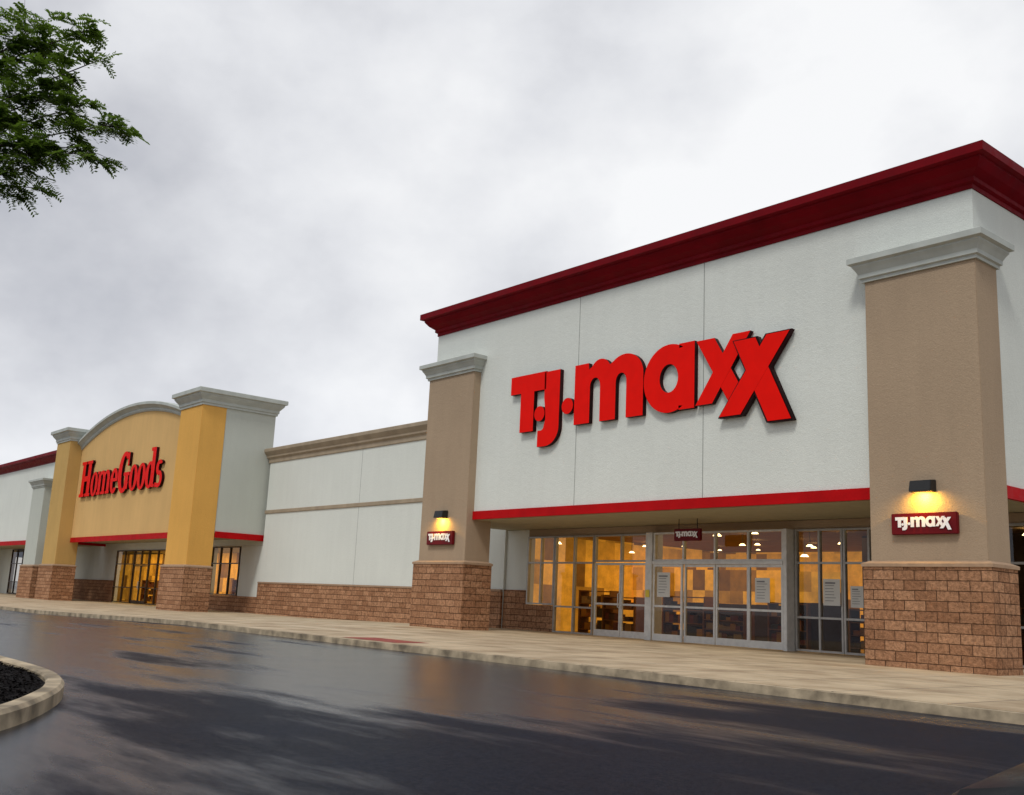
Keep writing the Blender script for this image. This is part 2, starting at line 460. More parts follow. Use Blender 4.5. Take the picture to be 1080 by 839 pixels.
def area(name, loc, sx, sy, power, col, parent=None):
    l = bpy.data.lights.new(name, 'AREA'); l.shape = 'RECTANGLE'; l.size = sx; l.size_y = sy
    l.energy = power; l.color = col
    o = bpy.data.objects.new(name, l); o.location = loc; COL.objects.link(o)
    if parent:
        o.parent = parent
        if parent.type == 'EMPTY': o.matrix_parent_inverse = Matrix.Translation(-parent.location)
    return o
area('ceiling_lighting', (-22.0, 29.5, 3.55), 10, 9, 420, (1, .66, .22), A)
box('interior_ceiling', -28.08, -9.87, 24.35, 35.9, 3.60, 3.625, M['iceil'], A)
random.seed(12)
for ix in range(10):
    for iy in range(4):
        if random.random() < .3: continue
        rr_ = random.choice((.035, .045, .06))
        c_ = Vector((-27.4+ix*1.75+random.uniform(-.5, .5), 25.6+iy*2.2+random.uniform(-.5, .5), random.choice((3.05, 3.25, 3.45))))
        bm = bmesh.new()
        bmesh.ops.create_cone(bm, cap_ends=True, segments=12, radius1=rr_*2.4, radius2=rr_*1.2, depth=rr_*1.2, matrix=Matrix.Translation(c_))
        pd = bm_obj('pendant_light', bm, M['ceil_light'], A, smooth=False)
        bm = bmesh.new(); tube(bm, [c_+Vector((0,0,.02)), Vector((c_.x, c_.y, 3.60))], .010, .010, 5)
        bm_obj('cord', bm, M['black'], pd)
random.seed(3)
cloth = [plain('stock_%s' % n_, c_, .8, scale=4) for n_, c_ in (('orange', (.35,.13,.02)), ('cream', (.35,.25,.13)), ('brown', (.09,.04,.02)), ('grey', (.06,.055,.05)), ('ochre', (.4,.2,.03)), ('rust', (.18,.04,.02)))]
def shelf(x, y, w, bh, bz=.121):
    r = thing('display_rack', 'wooden display rack filled with folded stock', 'shelf', (x, y, bz), 'display racks inside the shops')
    bm = bmesh.new()
    add_box(bm, x, x+.05, y, y+.5, bz, bz+bh); add_box(bm, x+w-.05, x+w, y, y+.5, bz, bz+bh)
    k = 4
    for i in range(k):
        zz = bz+.1+i*(bh-.15)/(k-1)
        add_box(bm, x+.049, x+w-.049, y+.01, y+.49, zz, zz+.03)
    bm_obj('shelf_frame', bm, M['wood'], r)
    for i in range(k-1):
        bm = bmesh.new()
        zz = bz+.131+i*(bh-.15)/(k-1)
        xx = x+.1
        while xx < x+w-.35:
            ww = random.uniform(.15, .3); hh = random.uniform(.1, (bh-.15)/(k-1)-.08)
            add_box(bm, xx, xx+ww, y+.05, y+.4, zz, zz+hh, random.randrange(6))
            xx += ww+.001
        bm_obj('folded_stock', bm, cloth, r)
for x_, y_, w_, h_ in [(-27.2, 26.4, 1.6, 1.5), (-25.2, 25.6, 1.5, 1.3), (-23.2, 26.4, 1.8, 1.4), (-21.0, 25.8, 1.6, 1.0), (-19.0, 26.4, 1.4, 1.3), (-16.2, 26.3, 1.8, 1.2), (-14.0, 27.2, 2.2, 1.4), (-12.2, 26.4, 1.6, 1.4)]:
    shelf(x_, y_, w_, h_)

# ------------------------------------------------------------------ connecting wall
B = thing('connecting_building', 'lower white stucco wall with tan coping and block base', 'shop building', (-38.3, 24, 0))
box('wall', -47.3, -28.51, 23.9, 56, -.5, 7.5, M['white'], B)
stack('coping', (-47.35, -28.53, 23.9, 56),
      [(.02, 7.42), (.05, 7.44), (.05, 7.62), (.14, 7.70), (.14, 7.78), (.28, 7.98), (.28, 8.12), (.2, 8.16)], M['tantrim'], B)
stack('trim_band', (-47.3, -28.54, 23.9, 30), [(.02, 4.86), (.05, 4.88), (.05, 5.02), (.02, 5.04)], M['tantrim'], B)
box('brick_base', -47.3, -28.51, 23.80, 23.89, -.6, 1.42, M['brick'], B)
box('base_ledge', -47.3, -28.51, 23.77, 23.888, 1.422, 1.5, M['ledge'], B, bevel=.012)

# ------------------------------------------------------------------ yellow arched store
H = thing('store_building', 'cream and yellow store with curved grey parapet', 'shop building', (-58.8, 21, 0))
column(H, -50.3, -47.4, 20.0, 21.4, 2.10, 9.9, 10.7, M['yellow'], M['trim'], out=.4, cap_y1=24.1)
column(H, -70.3, -67.4, 20.0, 21.4, 2.10, 9.9, 10.7, M['gold'], M['trim'], out=.4, cap_y1=24.1)
for x0, x1 in ((-50.15, -47.55), (-70.15, -67.55)):
    box('wall', x0, x1, 21.39, 24.08, 3.72, 9.91, M['offwhite'], H)
def arch_pts(x0, x1, zs, rise, n=28):
    c = (x1-x0)/2; R = (c*c+rise*rise)/(2*rise); xm = (x0+x1)/2; zc = zs+rise-R
    a = math.asin(c/R)
    return [(xm+R*math.sin(-a+2*a*i/n), zc+R*math.cos(-a+2*a*i/n)) for i in range(n+1)]
ap = arch_pts(-67.5, -50.2, 9.45, 1.4)
bm = bmesh.new()
prof = [(-67.5, 3.7)] + ap + [(-50.2, 3.7)]
f0 = [bm.verts.new((x, 20.9, z)) for x, z in prof]; f1 = [bm.verts.new((x, 24.05, z)) for x, z in prof]
bm.faces.new(f0); bm.faces.new(f1[::-1])
for i in range(len(prof)):
    j = (i+1) % len(prof); bm.faces.new((f0[i], f1[i], f1[j], f0[j]))
bm_obj('wall', bm, M['cream'], H)
bm = bmesh.new()
secs = []
for x, z in ap:
    secs.append([bm.verts.new(p) for p in ((x,20.86,z-.06),(x,20.80,z+.02),(x,20.80,z+.12),(x,20.66,z+.24),(x,20.56,z+.30),(x,20.56,z+.44),(x,20.62,z+.47),(x,24.07,z+.47),(x,24.07,z-.06))])
for a_, b_ in zip(secs, secs[1:]):
    for i in range(9):
        j = (i+1) % 9; bm.faces.new((a_[i], b_[i], b_[j], a_[j]))
bm.faces.new(secs[0]); bm.faces.new(secs[-1][::-1])
bm_obj('arched_cornice', bm, M['trim'], H)
box('fascia_band', -67.4, -50.3, 20.83, 20.93, 3.5, 3.8, M['redband'], H)
box('fascia_band', -47.58, -47.46, 21.41, 24.0, 3.5, 3.8, M['redband'], H)
box('fascia_band', -70.3, -70.12, 21.41, 24.0, 3.5, 3.8, M['redband'], H)
box('soffit', -70.1, -47.6, 20.95, 24.0, 3.66, 3.7, M['soffit'], H)
box('wall', -70.2, -47.45, 24.31, 56, 3.3, 7.9, M['offwhite'], H)
def backwall(x0, x1, parent, bh=1.3):
    box('wall', x0, x1, 24.0, 24.3, -.5, 3.655, M['white'], parent)
    box('brick_base', x0, x1, 23.92, 23.99, -.6, bh, M['brick'], parent)
backwall(-78, -67.72, H); backwall(-59.38, -53.32, H)
box('wall', -53.32, -47.5, 24.0, 24.3, 3.3, 3.655, M['white'], H)
box('wall', -67.72, -59.38, 24.0, 24.3, 3.2, 3.655, M['white'], H)
box('brick_base', -53.3, -47.4, 23.92, 24.2, -.6, .75, M['brick'], H)
box('wall', -49.88, -47.5, 24.0, 24.3, .751, 3.29, M['white'], H)
window(H, -67.7, -64.6, -.05, 3.2, 24.0, [-66.2], [2.35, .9], M['bronze'])
window(H, -64.58, -62.2, 2.3, 3.2, 24.0, [-63.4], [], M['bronze'])
door(H, -64.56, -63.4, -.06, 2.28, 24.0, M['bronze'], 1)
door(H, -63.38, -62.22, -.06, 2.28, 24.0, M['bronze'], -1)
window(H, -62.18, -59.4, -.05, 3.2, 24.0, [-60.8], [2.35, .9], M['bronze'])
window(H, -53.3, -49.9, .76, 3.28, 24.0, [-52.2, -51.05], [2.4], M['bronze'])
box('floor', -90, -47.5, 24.31, 40, -.3, -.07, M['floor'], H)
box('interior_wall', -90, -47.5, 28.5, 28.7, -.07, 3.29, M['glow_wall_hg'], H)
area('ceiling_lighting', (-62, 26.4, 3.25), 24, 3, 620, (1, .72, .26), H)
for x_, y_, w_, h_ in [(-69.8, 26.6, 2.2, 1.5), (-66.0, 26.8, 2.2, 1.4), (-55.2, 26.2, 2.0, 1.7)]:
    shelf(x_, y_, w_, h_, -.069)

# ------------------------------------------------------------------ far store
C = thing('store_building', 'distant white store with crimson roof trim', 'shop building', (-100, 21, 0))
box('wall', -128, -71.0, 21.0, 56, 3.6, 9.1, M['white'], C)
stack('cornice', (-128, -71.0, 21.0, 56), [(.03, 9.05), (.03, 9.14), (.1, 9.2), (.3, 9.4), (.3, 9.45), (.45, 9.5), (.45, 9.68), (.4, 9.72)], M['red'], C)
column(C, -74.5, -71.6, 20.0, 21.3, 2.05, 7.2, 7.75, M['offwhite'], M['trim'])
column(C, -96.5, -93.6, 20.0, 21.3, 2.05, 7.2, 7.75, M['offwhite'], M['trim'])
box('fascia_band', -93.5, -74.6, 20.92, 20.99, 3.5, 3.8, M['redband'], C)
box('soffit', -127, -71.2, 21.05, 24, 3.55, 3.59, M['soffit'], C)
box('wall', -128, -92, 24.0, 24.3, -.5, 3.55, M['white'], C)
box('wall', -81.5, -78.01, 24.0, 24.3, -.5, 3.55, M['white'], C)
box('brick_base', -81.5, -78.01, 23.92, 23.99, -.6, 1.3, M['brick'], C)
window(C, -92, -81.6, -.06, 3.5, 24.0, [-90.4, -88.8, -87.2, -85.8, -84.4, -83], [2.35, .9], M['bronze'])

# ------------------------------------------------------------------ lettering
def outline_mesh(polys, depth, dz=0.0):
    cu = bpy.data.curves.new('outline', 'CURVE'); cu.dimensions = '2D'; cu.fill_mode = 'BOTH'; cu.extrude = depth/2
    for P in polys:
        sp = cu.splines.new('POLY'); sp.points.add(len(P)-1)
        for i, (x, y) in enumerate(P): sp.points[i].co = (x, y, 0, 1)
        sp.use_cyclic_u = True
    ob = bpy.data.objects.new('outline', cu); COL.objects.link(ob)
    bpy.context.view_layer.update()
    me = bpy.data.meshes.new_from_object(ob.evaluated_get(bpy.context.evaluated_depsgraph_get()))
    bpy.data.objects.remove(ob)
    for v in me.vertices:
        x, y, z = v.co; v.co = (x, -z + dz, y)
    return me

def glyph(name, parts, ox, oy, oz, depth, mats, parent, scale=1.0, offs=None):
    bm = bmesh.new()
    for i, polys in enumerate(parts):
        black = False; off = -.003*i
        if offs: off, black = offs[i]
        me = outline_mesh([[(x*scale, y*scale) for x, y in P] for P in polys], depth, off)
        n0 = len(bm.faces)
        bm.from_mesh(me); bpy.data.meshes.remove(me)
        bm.faces.ensure_lookup_table()
        for f in bm.faces[n0:]:
            f.normal_update()
            f.material_index = 0 if (abs(f.normal.y) > .5 and not black) else (1 if len(mats) > 1 else 0)
    for v in bm.verts: v.co += Vector((ox, oy, oz))
    bmesh.ops.recalc_face_normals(bm, faces=bm.faces)
    me = bpy.data.meshes.new(name); bm.to_mesh(me); bm.free()
    return link(name, me, mats, parent)

def arc(cx, cy, rx, ry, a0, a1, n=16):
    return [(cx+rx*math.cos(math.radians(a0+(a1-a0)*i/n)), cy+ry*math.sin(math.radians(a0+(a1-a0)*i/n))) for i in range(n+1)]
def dot(cx, cy, r): return [arc(cx, cy, r, r, 0, 345, 23)]
def stroke(p, q, w):
    return [(p[0]-w/2, p[1]), (p[0]+w/2, p[1]), (q[0]+w/2, q[1]), (q[0]-w/2, q[1])]

logo = [
 ([[[(0,1.27),(0,1.85),(1.68,1.85),(1.68,1.27),(1.14,1.27),(1.14,0),(.5,0),(.5,1.27)]]], None),
 ([dot(1.42, .52, .24)], None),
 ([[[(1.62,1.82),(2.32,1.82)] + arc(1.72, .05, .60, .58, 0, -90, 12) + [(1.36,-.53),(1.36,-.02)] + arc(1.50, .12, .14, .14, -90, 0, 6) + [(1.70,.3),(1.70,.5)] + [(1.62,1.0)]]], None),
 ([dot(2.68, .62, .25)], None),
]
mo = [(0,0),(0,1.82),(.58,1.82),(.60,1.62)] + arc(1.08, 1.42, .44, .46, 145, 30, 10) + arc(2.06, 1.22, .72, .66, 120, 0, 14) + [(2.78,0),(2.13,0)] + \
     arc(1.92, 1.08, .21, .26, 0, 180, 10) + [(1.71,0),(1.08,0)] + arc(.865, 1.08, .21, .26, 0, 180, 10) + [(.655,0)]
logo.append(([[[(x+2.98, z) for x, z in mo]]], None))
ao = [(1.82,0),(1.82,1.84),(1.28,1.84),(1.28,1.72)] + arc(.93, .92, .93, .96, 58, 302, 30) + [(1.28,.12),(1.28,0)]
ah = arc(.92, .92, .33, .40, 0, 345, 23)
logo.append(([[[(x+5.78, z) for x, z in ao], [(x+5.78, z) for x, z in ah]]], None))
def fat(P, d):
    zt = max(p[1] for p in P)
    return [(p[0] + (d if p[0] == max(q[0] for q in P if q[1] == p[1]) else -d), p[1] + (.03 if p[1] == zt else -.03)) for p in P]
x1a = stroke((7.96, 1.80), (9.02, .04), .60)
x1b = stroke((9.14, 1.80), (7.92, .04), .56)
x2a = stroke((9.26, 1.58), (10.30, -.62), .68)
x2b = stroke((10.28, 1.60), (8.80, -.36), .68)
logo.append(([[x1a], [x1b]], [(0, False), (-.003, False)]))
logo.append(([[fat(x2a, .05)], [fat(x2b, .05)], [x2a], [x2b]], [(-.020, True), (-.023, True), (-.040, False), (-.043, False)]))

sg = thing('shop_sign', 'large red channel letters with black sides on white wall', 'sign', (-19.0, YW, 6.2))
for parts, offs in logo:
    glyph('letter', parts, -24.2, YW-.085, 6.20, .14, [M['letter_red'], M['letter_black']], sg, .972, offs)

def small_sign(cx, y, cz, w, h, label, hang=False):
    s = thing('small_sign', label, 'sign', (cx, y, cz), 'small dark red name signs')
    bm = bmesh.new(); add_box(bm, cx-w/2, cx+w/2, y-.10, y, cz-h/2, cz+h/2)
    bm_obj('board', bm, M['signboard'], s, bevel=.015)
    sc = w*.86/10.7
    bm = bmesh.new(); q_ = 0
    bk = bmesh.new()
    for parts, offs in logo:
        for i, polys in enumerate(parts):
            dark = bool(offs and offs[i][1])
            lift = -.0008*q_ - (.004 if offs and i >= 2 else 0) - (.002 if dark else 0)
            q_ += 1
            me = outline_mesh([[(a*sc, b_*sc) for a, b_ in P] for P in polys], .012, lift)
            (bk if dark else bm).from_mesh(me); bpy.data.meshes.remove(me)
    for B_ in (bm, bk):
        for v in B_.verts: v.co += Vector((cx-w*.43, y-.107, cz-.6*sc))
    bm_obj('lettering', bm, M['whiteletter'], s)
    bm_obj('lettering_outline', bk, M['signboard'], s)
    if hang:
        for dx in (-w*.35, w*.35):
            bm = bmesh.new()
            tube(bm, [Vector((cx+dx, y-.05, cz+h/2-.01)), Vector((cx+dx, y-.05, 3.61))], .012, .012)
            bm_obj('hanger', bm, M['black'], s)
small_sign(-10.57, 20.10, 3.02, 1.42, .44, 'dark red name sign with white letters on tan column')
small_sign(-27.22, 20.10, 3.02, 1.42, .44, 'dark red name sign with white letters on tan column')
small_sign(-18.9, 22.6, 3.15, .95, .34, 'dark red name sign hanging under the canopy', True)

def wall_lamp(cx, y, cz):
    s = thing('wall_lamp', 'black box wall lamp glowing warm on tan column', 'lamp', (cx, y, cz), 'wall lamps above the small signs')
    bm = bmesh.new()
    vs = [(-.25,0,-.12),(.25,0,-.12),(.25,0,.14),(-.25,0,.14),(-.24,-.24,-.11),(.24,-.24,-.11),(.23,-.20,.12),(-.23,-.20,.12)]
    V = [bm.verts.new((cx+a, y+b_, cz+c_)) for a, b_, c_ in vs]
    for f in ((0,1,2,3),(4,7,6,5),(0,4,5,1),(3,2,6,7),(0,3,7,4),(1,5,6,2)): bm.faces.new([V[i] for i in f])
    bm_obj('housing', bm, M['black'], s, bevel=.012)
    bm = bmesh.new(); add_box(bm, cx-.14, cx+.14, y-.18, y-.03, cz-.132, cz-.12)
    bm_obj('lens', bm, M['lampglow'], s)
    l = bpy.data.lights.new('lamp_bulb', 'SPOT'); l.energy = 62; l.color = (1, .58, .08); l.spot_size = math.radians(165); l.spot_blend = .5; l.shadow_soft_size = .06
    l.specular_factor = 0
    o = bpy.data.objects.new('lamp_bulb', l); o.location = (cx, y-.20, cz-.19); COL.objects.link(o)
    o.rotation_euler = (math.radians(50), 0, 0)
    o.parent = s; o.matrix_parent_inverse = Matrix.Translation(-s.location)
wall_lamp(-10.57, 20.115, 3.78)
wall_lamp(-27.22, 20.115, 3.78)

# serif lettering
def ring(cx, cz, rx, rz, t_, tz=None):
    tz = tz or t_*.40
    return [arc(cx, cz, rx, rz, 0, 345, 23), arc(cx, cz, rx-t_, rz-tz, 0, 345, 23)]
def rect(x0, x1, z0, z1): return [[(x0,z0),(x1,z0),(x1,z1),(x0,z1)]]
xh = 1.45; ch = 2.15
gl_ = {}
gl_['H'] = ([rect(.16,.72,.05,ch-.05), rect(1.26,1.82,.05,ch-.05), rect(.6,1.4,.92,1.24), rect(-.04,.90,0,.19), rect(-.04,.90,ch-.19,ch), rect(1.08,2.02,0,.19), rect(1.08,2.02,ch-.19,ch)], 2.04)
gl_['o'] = ([ring(.62,.72,.64,.78,.44)], 1.26)
gl_['m'] = ([rect(.10,.56,.05,xh), rect(.90,1.34,.05,1.1), rect(1.70,2.14,.05,1.1), [arc(.82,1.02,.51,.47,0,180,14)+arc(.72,1.02,.18,.24,180,0,10)], [arc(1.62,1.02,.51,.47,0,180,14)+arc(1.52,1.02,.18,.24,180,0,10)], rect(-.02,.65,0,.17), rect(.79,1.44,0,.17), rect(1.59,2.25,0,.17), rect(-.02,.3,xh-.16,xh+.02)], 2.28)
gl_['e'] = ([[arc(.6,.72,.62,.78,8,325,26)+arc(.6,.72,.18,.54,310,8,20)], rect(.2,1.2,.68,.88)], 1.24)
gl_['G'] = ([[arc(.95,1.07,.97,1.17,42,330,28)+arc(.95,1.07,.38,.92,320,52,22)], rect(1.16,1.72,.1,.98), rect(.96,1.9,.86,1.05), rect(1.46,1.68,1.40,2.15)], 1.92)
gl_['d'] = ([ring(.6,.72,.62,.78,.44), rect(.80,1.28,.05,ch+.1), rect(.58,1.1,ch-.07,ch+.12), rect(1.0,1.44,0,.17)], 1.46)
gl_['s'] = ([[arc(.52,1.05,.48,.44,35,270,16)+arc(.50,.42,.20,.24,90,-90,12)+[(.04,.24),(.04,-.02)]+arc(.50,.42,.52,.48,-110,80,18)+arc(.56,1.05,.16,.22,260,60,12)]], 1.04)
sh = thing('shop_sign', 'red serif letters on cream arched wall', 'sign', (-60, 20.9, 6.3))
tot = sum(gl_[c_][1] for c_ in 'HomeGoods')
kx = 13.2/tot; x = -66.5
for c_ in 'HomeGoods':
    parts, wd = gl_[c_]
    kz = 1.03 if c_ in 'HG' else .97
    pp = [[[(a*kx, b_*kz) for a, b_ in P] for P in polys] for polys in parts]
    glyph('letter', pp, x, 20.81, 6.28, .15, [M['letter_red'], M['letter_black']], sh)
    x += wd*kx

def notice(x, z, w, h, y=23.9, mat='paper', lines=7):
    o = thing('notice', 'yellow paper note taped on door frame' if mat != 'paper' else 'white printed paper notice taped to the shop glass', 'notice', (x, y, z), 'paper notices on the shop front')
    bm = bmesh.new(); add_box(bm, x, x+w, y-.006, y, z, z+h); bm_obj('sheet', bm, M[mat], o)
    for i in range(lines):
        zz = z+h*.88-i*h*.115
        hh = h*.022 if i else h*.06
        bm = bmesh.new()
        add_box(bm, x+w*.12, x+w*random.uniform(.6, .9), y-.009, y-.0065, zz-hh, zz)
        bm_obj('printed_line', bm, M['ink'], o)
notice(-20.9, 1.42, .50, .72, 23.55)
notice(-17.35, 1.36, .48, .66, 23.55)
notice(-15.45, 1.35, .50, .68)
notice(-14.65, 1.32, .36, .54)
notice(-14.02, 1.32, .34, .52)
notice(-21.40, 1.4, .16, .22, 23.58, 'yellow_paper', 0)

# ------------------------------------------------------------------ island, kerb, mulch, tree
isl = [(-30,4.25),(-15.6,4.2),(-13.4,4.15),(-12.2,3.95),(-11.2,3.62),(-10.3,3.2),(-9.4,2.7),(-8.5,2.0),(-7.8,1.1),(-7.4,0),(-7.4,-1.5),(-8.2,-3),(-10,-3.8),(-30,-4)]
isl = [(x*.88-.10, y*.88-.0) for x, y in isl]
def smooth_closed(P, it=2):
    for _ in range(it):
        Q = []
        for i in range(len(P)):
            a, b_ = Vector(P[i]), Vector(P[(i+1) % len(P)])
            Q += [tuple(a*.75+b_*.25), tuple(a*.25+b_*.75)]
        P = Q
    return P
isl = smooth_closed(isl)
def inset(P, d):
    out = []
    n = len(P)
    for i in range(n):
        a, b_ = Vector(P[i-1]), Vector(P[(i+1) % n])
        tdir = (b_-a).normalized(); nrm = Vector((tdir.y, -tdir.x))
        out.append(tuple(Vector(P[i]) + nrm*d))
    return out
gz = walk_z(-11)-KH
i1 = inset(isl, .03); i2 = inset(isl, .17)
bm = bmesh.new()
lv = [(isl, gz-.05), (isl, gz+.11), (i1, gz+.14), (inset(isl, .15), gz+.14), (i2, gz+.12), (i2, gz+.02)]
R = [[bm.verts.new((x, y, z)) for x, y in P] for P, z in lv]
for a_, b_ in zip(R, R[1:]):
    for i in range(len(isl)):
        j = (i+1) % len(isl); bm.faces.new((a_[i], a_[j], b_[j], b_[i]))
k = bm_obj('island_kerb', bm, M['kerb']); k["kind"] = "structure"
bm = bmesh.new()
cx, cy = -15.5, 0
n = len(i2); rings = []
ss = [1, .985, .97, .95, .93, .9, .86, .8, .7, .55, .4, .2]
def hm(s_): return (1-s_)*.25 if s_ > .8 else .05+(.8-s_)*.1
for s_ in ss:
    rings.append([bm.verts.new((cx+(x-cx)*s_, cy+(y-cy)*s_, gz+.09+hm(s_)+random.uniform(-.01, .01))) for x, y in i2])
for a_, b_ in zip(rings, rings[1:]):
    for i in range(n):
        j = (i+1) % n; bm.faces.new((a_[i], a_[j], b_[j], b_[i]))
bm.faces.new(rings[-1])
def inside(P, x, y):
    r = False
    for i in range(len(P)):
        (x1, y1), (x2, y2) = P[i-1], P[i]
        if (y1 > y) != (y2 > y) and x < (x2-x1)*(y-y1)/(y2-y1)+x1: r = not r
    return r
i4 = inset(isl, .2)
def chip(x, y, z, L, W):
    a = random.uniform(0, 6.28); tl_ = random.uniform(-.012, .012)
    dx, dy = math.cos(a), math.sin(a)
    bm.faces.new([bm.verts.new(p) for p in ((x-dx*L-dy*W, y-dy*L+dx*W, z-tl_), (x-dx*L+dy*W, y-dy*L-dx*W, z-tl_+.008), (x+dx*L+dy*W, y+dy*L-dx*W, z+tl_), (x+dx*L-dy*W, y+dy*L+dx*W, z+tl_+.008))])
shr = [[(cx+(x-cx)*s_, cy+(y-cy)*s_) for x, y in i2] for s_ in ss]
cnt = 0
while cnt < 15000:
    x, y = random.uniform(-16, -6.4), random.uniform(-1, 3.8)
    if not inside(i4, x, y): continue
    lo = 0
    for q_, P in enumerate(shr):
        if inside(P, x, y): lo = q_
        else: break
    cnt += 1
    chip(x, y, gz+.095+hm(ss[lo])+random.uniform(0, .025), random.uniform(.012, .035), random.uniform(.004, .011))
me = bpy.data.meshes.new('mulch_bed'); bm.to_mesh(me); bm.free()
mb = link('mulch_bed', me, M['mulch']); mb["kind"] = "structure"

T = thing('honeylocust_tree', 'feathery green tree growing in mulched kerb island', 'tree', (-14.3, .3, gz+.1))
random.seed(21)
bm = bmesh.new(); bl = bmesh.new()
base = Vector((-14.3, .3, gz))
top = Vector((-14.2, .4, 4.0))
tube(bm, [base, base+Vector((.03,.02,.25)), Vector((-14.25,.33,1.6)), Vector((-14.3,.4,2.9)), top], .17, .10, 12)
tube(bm, [top, Vector((-14.4,.3,5.6)), Vector((-14.2,.1,7.2)), Vector((-14.4,.2,8.6))], .10, .025, 8)
def frond(p, d, L, big=1.):
    d = d.normalized()
    side = d.cross(Vector((0, 0, 1)))
    if side.length < .1: side = Vector((1, 0, 0))
    side.normalize(); side = (side + Vector((random.uniform(-.35,.35), random.uniform(-.35,.35), random.uniform(-.6,.6)))).normalized()
    n_ = 8
    for i in range(n_):
        s_ = (i+.7)/n_
        q = p + d*L*s_ + Vector((0, 0, -.35*L*s_*s_))
        for sg_ in (-1, 1):
            ll = (.066 - .022*abs(s_-.45)*2)*random.uniform(.8, 1.25)*big
            u = (side*sg_ + d*.35 + Vector((0,0,random.uniform(-.45,.1)))).normalized()
            w = d*.013*big
            bl.faces.new([bl.verts.new(c_) for c_ in (q, q+u*ll*.5+w, q+u*ll, q+u*ll*.5-w)])
def limb(p0, p1, r0, nsub, sublen, nf=8, big=1., smin=.35, flat=1.):
    mid = (p0+p1)/2 + Vector((random.uniform(-.2,.2), random.uniform(-.2,.2), .3))
    def at(s_): return p0*(1-s_)**2 + mid*2*s_*(1-s_) + p1*s_*s_
    tube(bm, [at(i/7) for i in range(8)], r0, .006, 6)
    ax = (p1-mid).normalized()
    for i in range(nsub):
        s_ = random.uniform(smin, 1) if i else 1
        q = at(s_)
        dv = Vector((random.gauss(0,1), random.gauss(0,1), random.gauss(.0,.5)*flat)).normalized()
        dv = (dv + ax*.6).normalized()
        e = q + dv*sublen*random.uniform(.45, 1.1) + Vector((0,0,-.05))
        tube(bm, [q, (q+e)/2+Vector((0,0,.04)), e], .006, .002, 4)
        for k_ in range(nf):
            f = q.lerp(e, random.uniform(.1, 1))
            fd = Vector((random.gauss(0,1), random.gauss(0,1), random.gauss(-.1,.35)*flat)) + dv*.8
            frond(f, fd, random.uniform(.13, .23), big)
# long outer limbs spread as layered sprays
sh_ = Vector((-.13, -.15, 0))
for tip, ns, sl in [((-12.0,2.80,7.45),24,.46), ((-11.5,3.38,7.05),24,.38), ((-12.3,2.5,7.22),18,.44), ((-12.5,2.3,7.6),14,.44), ((-11.7,3.2,7.42),18,.36),
                    ((-11.7,3.2,6.72),16,.34), ((-12.4,2.5,6.78),14,.38), ((-11.4,3.62,6.28),24,.36), ((-11.75,3.30,6.00),24,.38), ((-12.15,2.85,5.72),22,.40),
                    ((-12.3,2.70,6.35),14,.36), ((-12.6,2.4,6.05),14,.38), ((-11.65,3.3,6.5),14,.32), ((-12.0,2.98,5.48),18,.34), ((-11.5,3.45,5.9),16,.32)]:
    limb(Vector((-14.25,.35,random.uniform(4.2,5.6))), Vector(tip)+sh_, .026, ns, sl, 8, 1.12, .58, .6)
rv = Vector((.65,.76,0))
c_n = 0
while c_n < 26:
    a = random.uniform(0, 6.283); el = random.uniform(-.1, 1.3)
    d = Vector((math.cos(a)*math.cos(el), math.sin(a)*math.cos(el), math.sin(el)))
    if d.dot(rv) > .35: continue
    c_n += 1
    tip = Vector((-14.3,.3,5.2)) + Vector((d.x*3.2, d.y*3.2, d.z*3.8))*random.uniform(.75, 1.0)
    limb(Vector((-14.3,.3,random.uniform(3.9,6.2))), tip, .04, 14, .8, 6, 1.5)
bm_obj('trunk', bm, M['bark'], T, smooth=True)
me = bpy.data.meshes.new('crown'); bl.to_mesh(me); bl.free(); link('crown', me, M['leaf'], T)

# ------------------------------------------------------------------ parked car beside the viewpoint
cdx = -.13; cdz = .030
K = thing('parked_car', 'black car with rounded bonnet standing on wet asphalt', 'car', (1.1, 2.75, -.03))
yc = 2.78
st = [(-1.06,.62,.30,.55),(-1.03,.76,.24,.66),(-.92,.83,.20,.725),(-.6,.88,.19,.79),(.1,.91,.18,.87),(.5,.91,.18,.91),(1.5,.92,.18,.93),(2.6,.92,.2,.95),(3.1,.88,.22,.93),(3.4,.80,.3,.85),(3.46,.7,.4,.75)]
bm = bmesh.new(); rg = []
for x, w, z0, z1 in st:
    pr = [(-w*.8,z0),(-w*.97,z0+.08),(-w,(z0+z1)/2),(-w*.95,z1-.10),(-w*.82,z1-.03),(-w*.45,z1+.005),(0,z1+.015)]
    pr = pr + [(-a, b_) for a, b_ in pr[-2::-1]]
    rg.append([bm.verts.new((x+cdx, yc+a, b_+cdz)) for a, b_ in pr])
for a_, b_ in zip(rg, rg[1:]):
    for i in range(len(a_)):
        j = (i+1) % len(a_); bm.faces.new((a_[i], b_[i], b_[j], a_[j]))
bm.faces.new(rg[0]); bm.faces.new(rg[-1])
body = bm_obj('body', bm, M['car'], K, smooth=True)
bm = bmesh.new(); rg = []
for x, w, z0, z1 in [(.35,.78,.88,.90),(1.0,.74,.9,1.30),(1.4,.70,.9,1.42),(2.2,.69,.9,1.41),(2.7,.70,.92,1.28),(3.15,.74,.92,.95)]:
    pr = [(-w,z0),(-w*.96,z0+(z1-z0)*.5),(-w*.82,z1-.04),(-w*.5,z1),(w*.5,z1),(w*.82,z1-.04),(w*.96,z0+(z1-z0)*.5),(w,z0)]
    rg.append([bm.verts.new((x+cdx, yc+a, b_+cdz)) for a, b_ in pr])
for a_, b_ in zip(rg, rg[1:]):
    for i in range(len(a_)-1):
        bm.faces.new((a_[i], b_[i], b_[i+1], a_[i+1]))
bm_obj('cabin_glass', bm, M['carglass'], K, smooth=True)
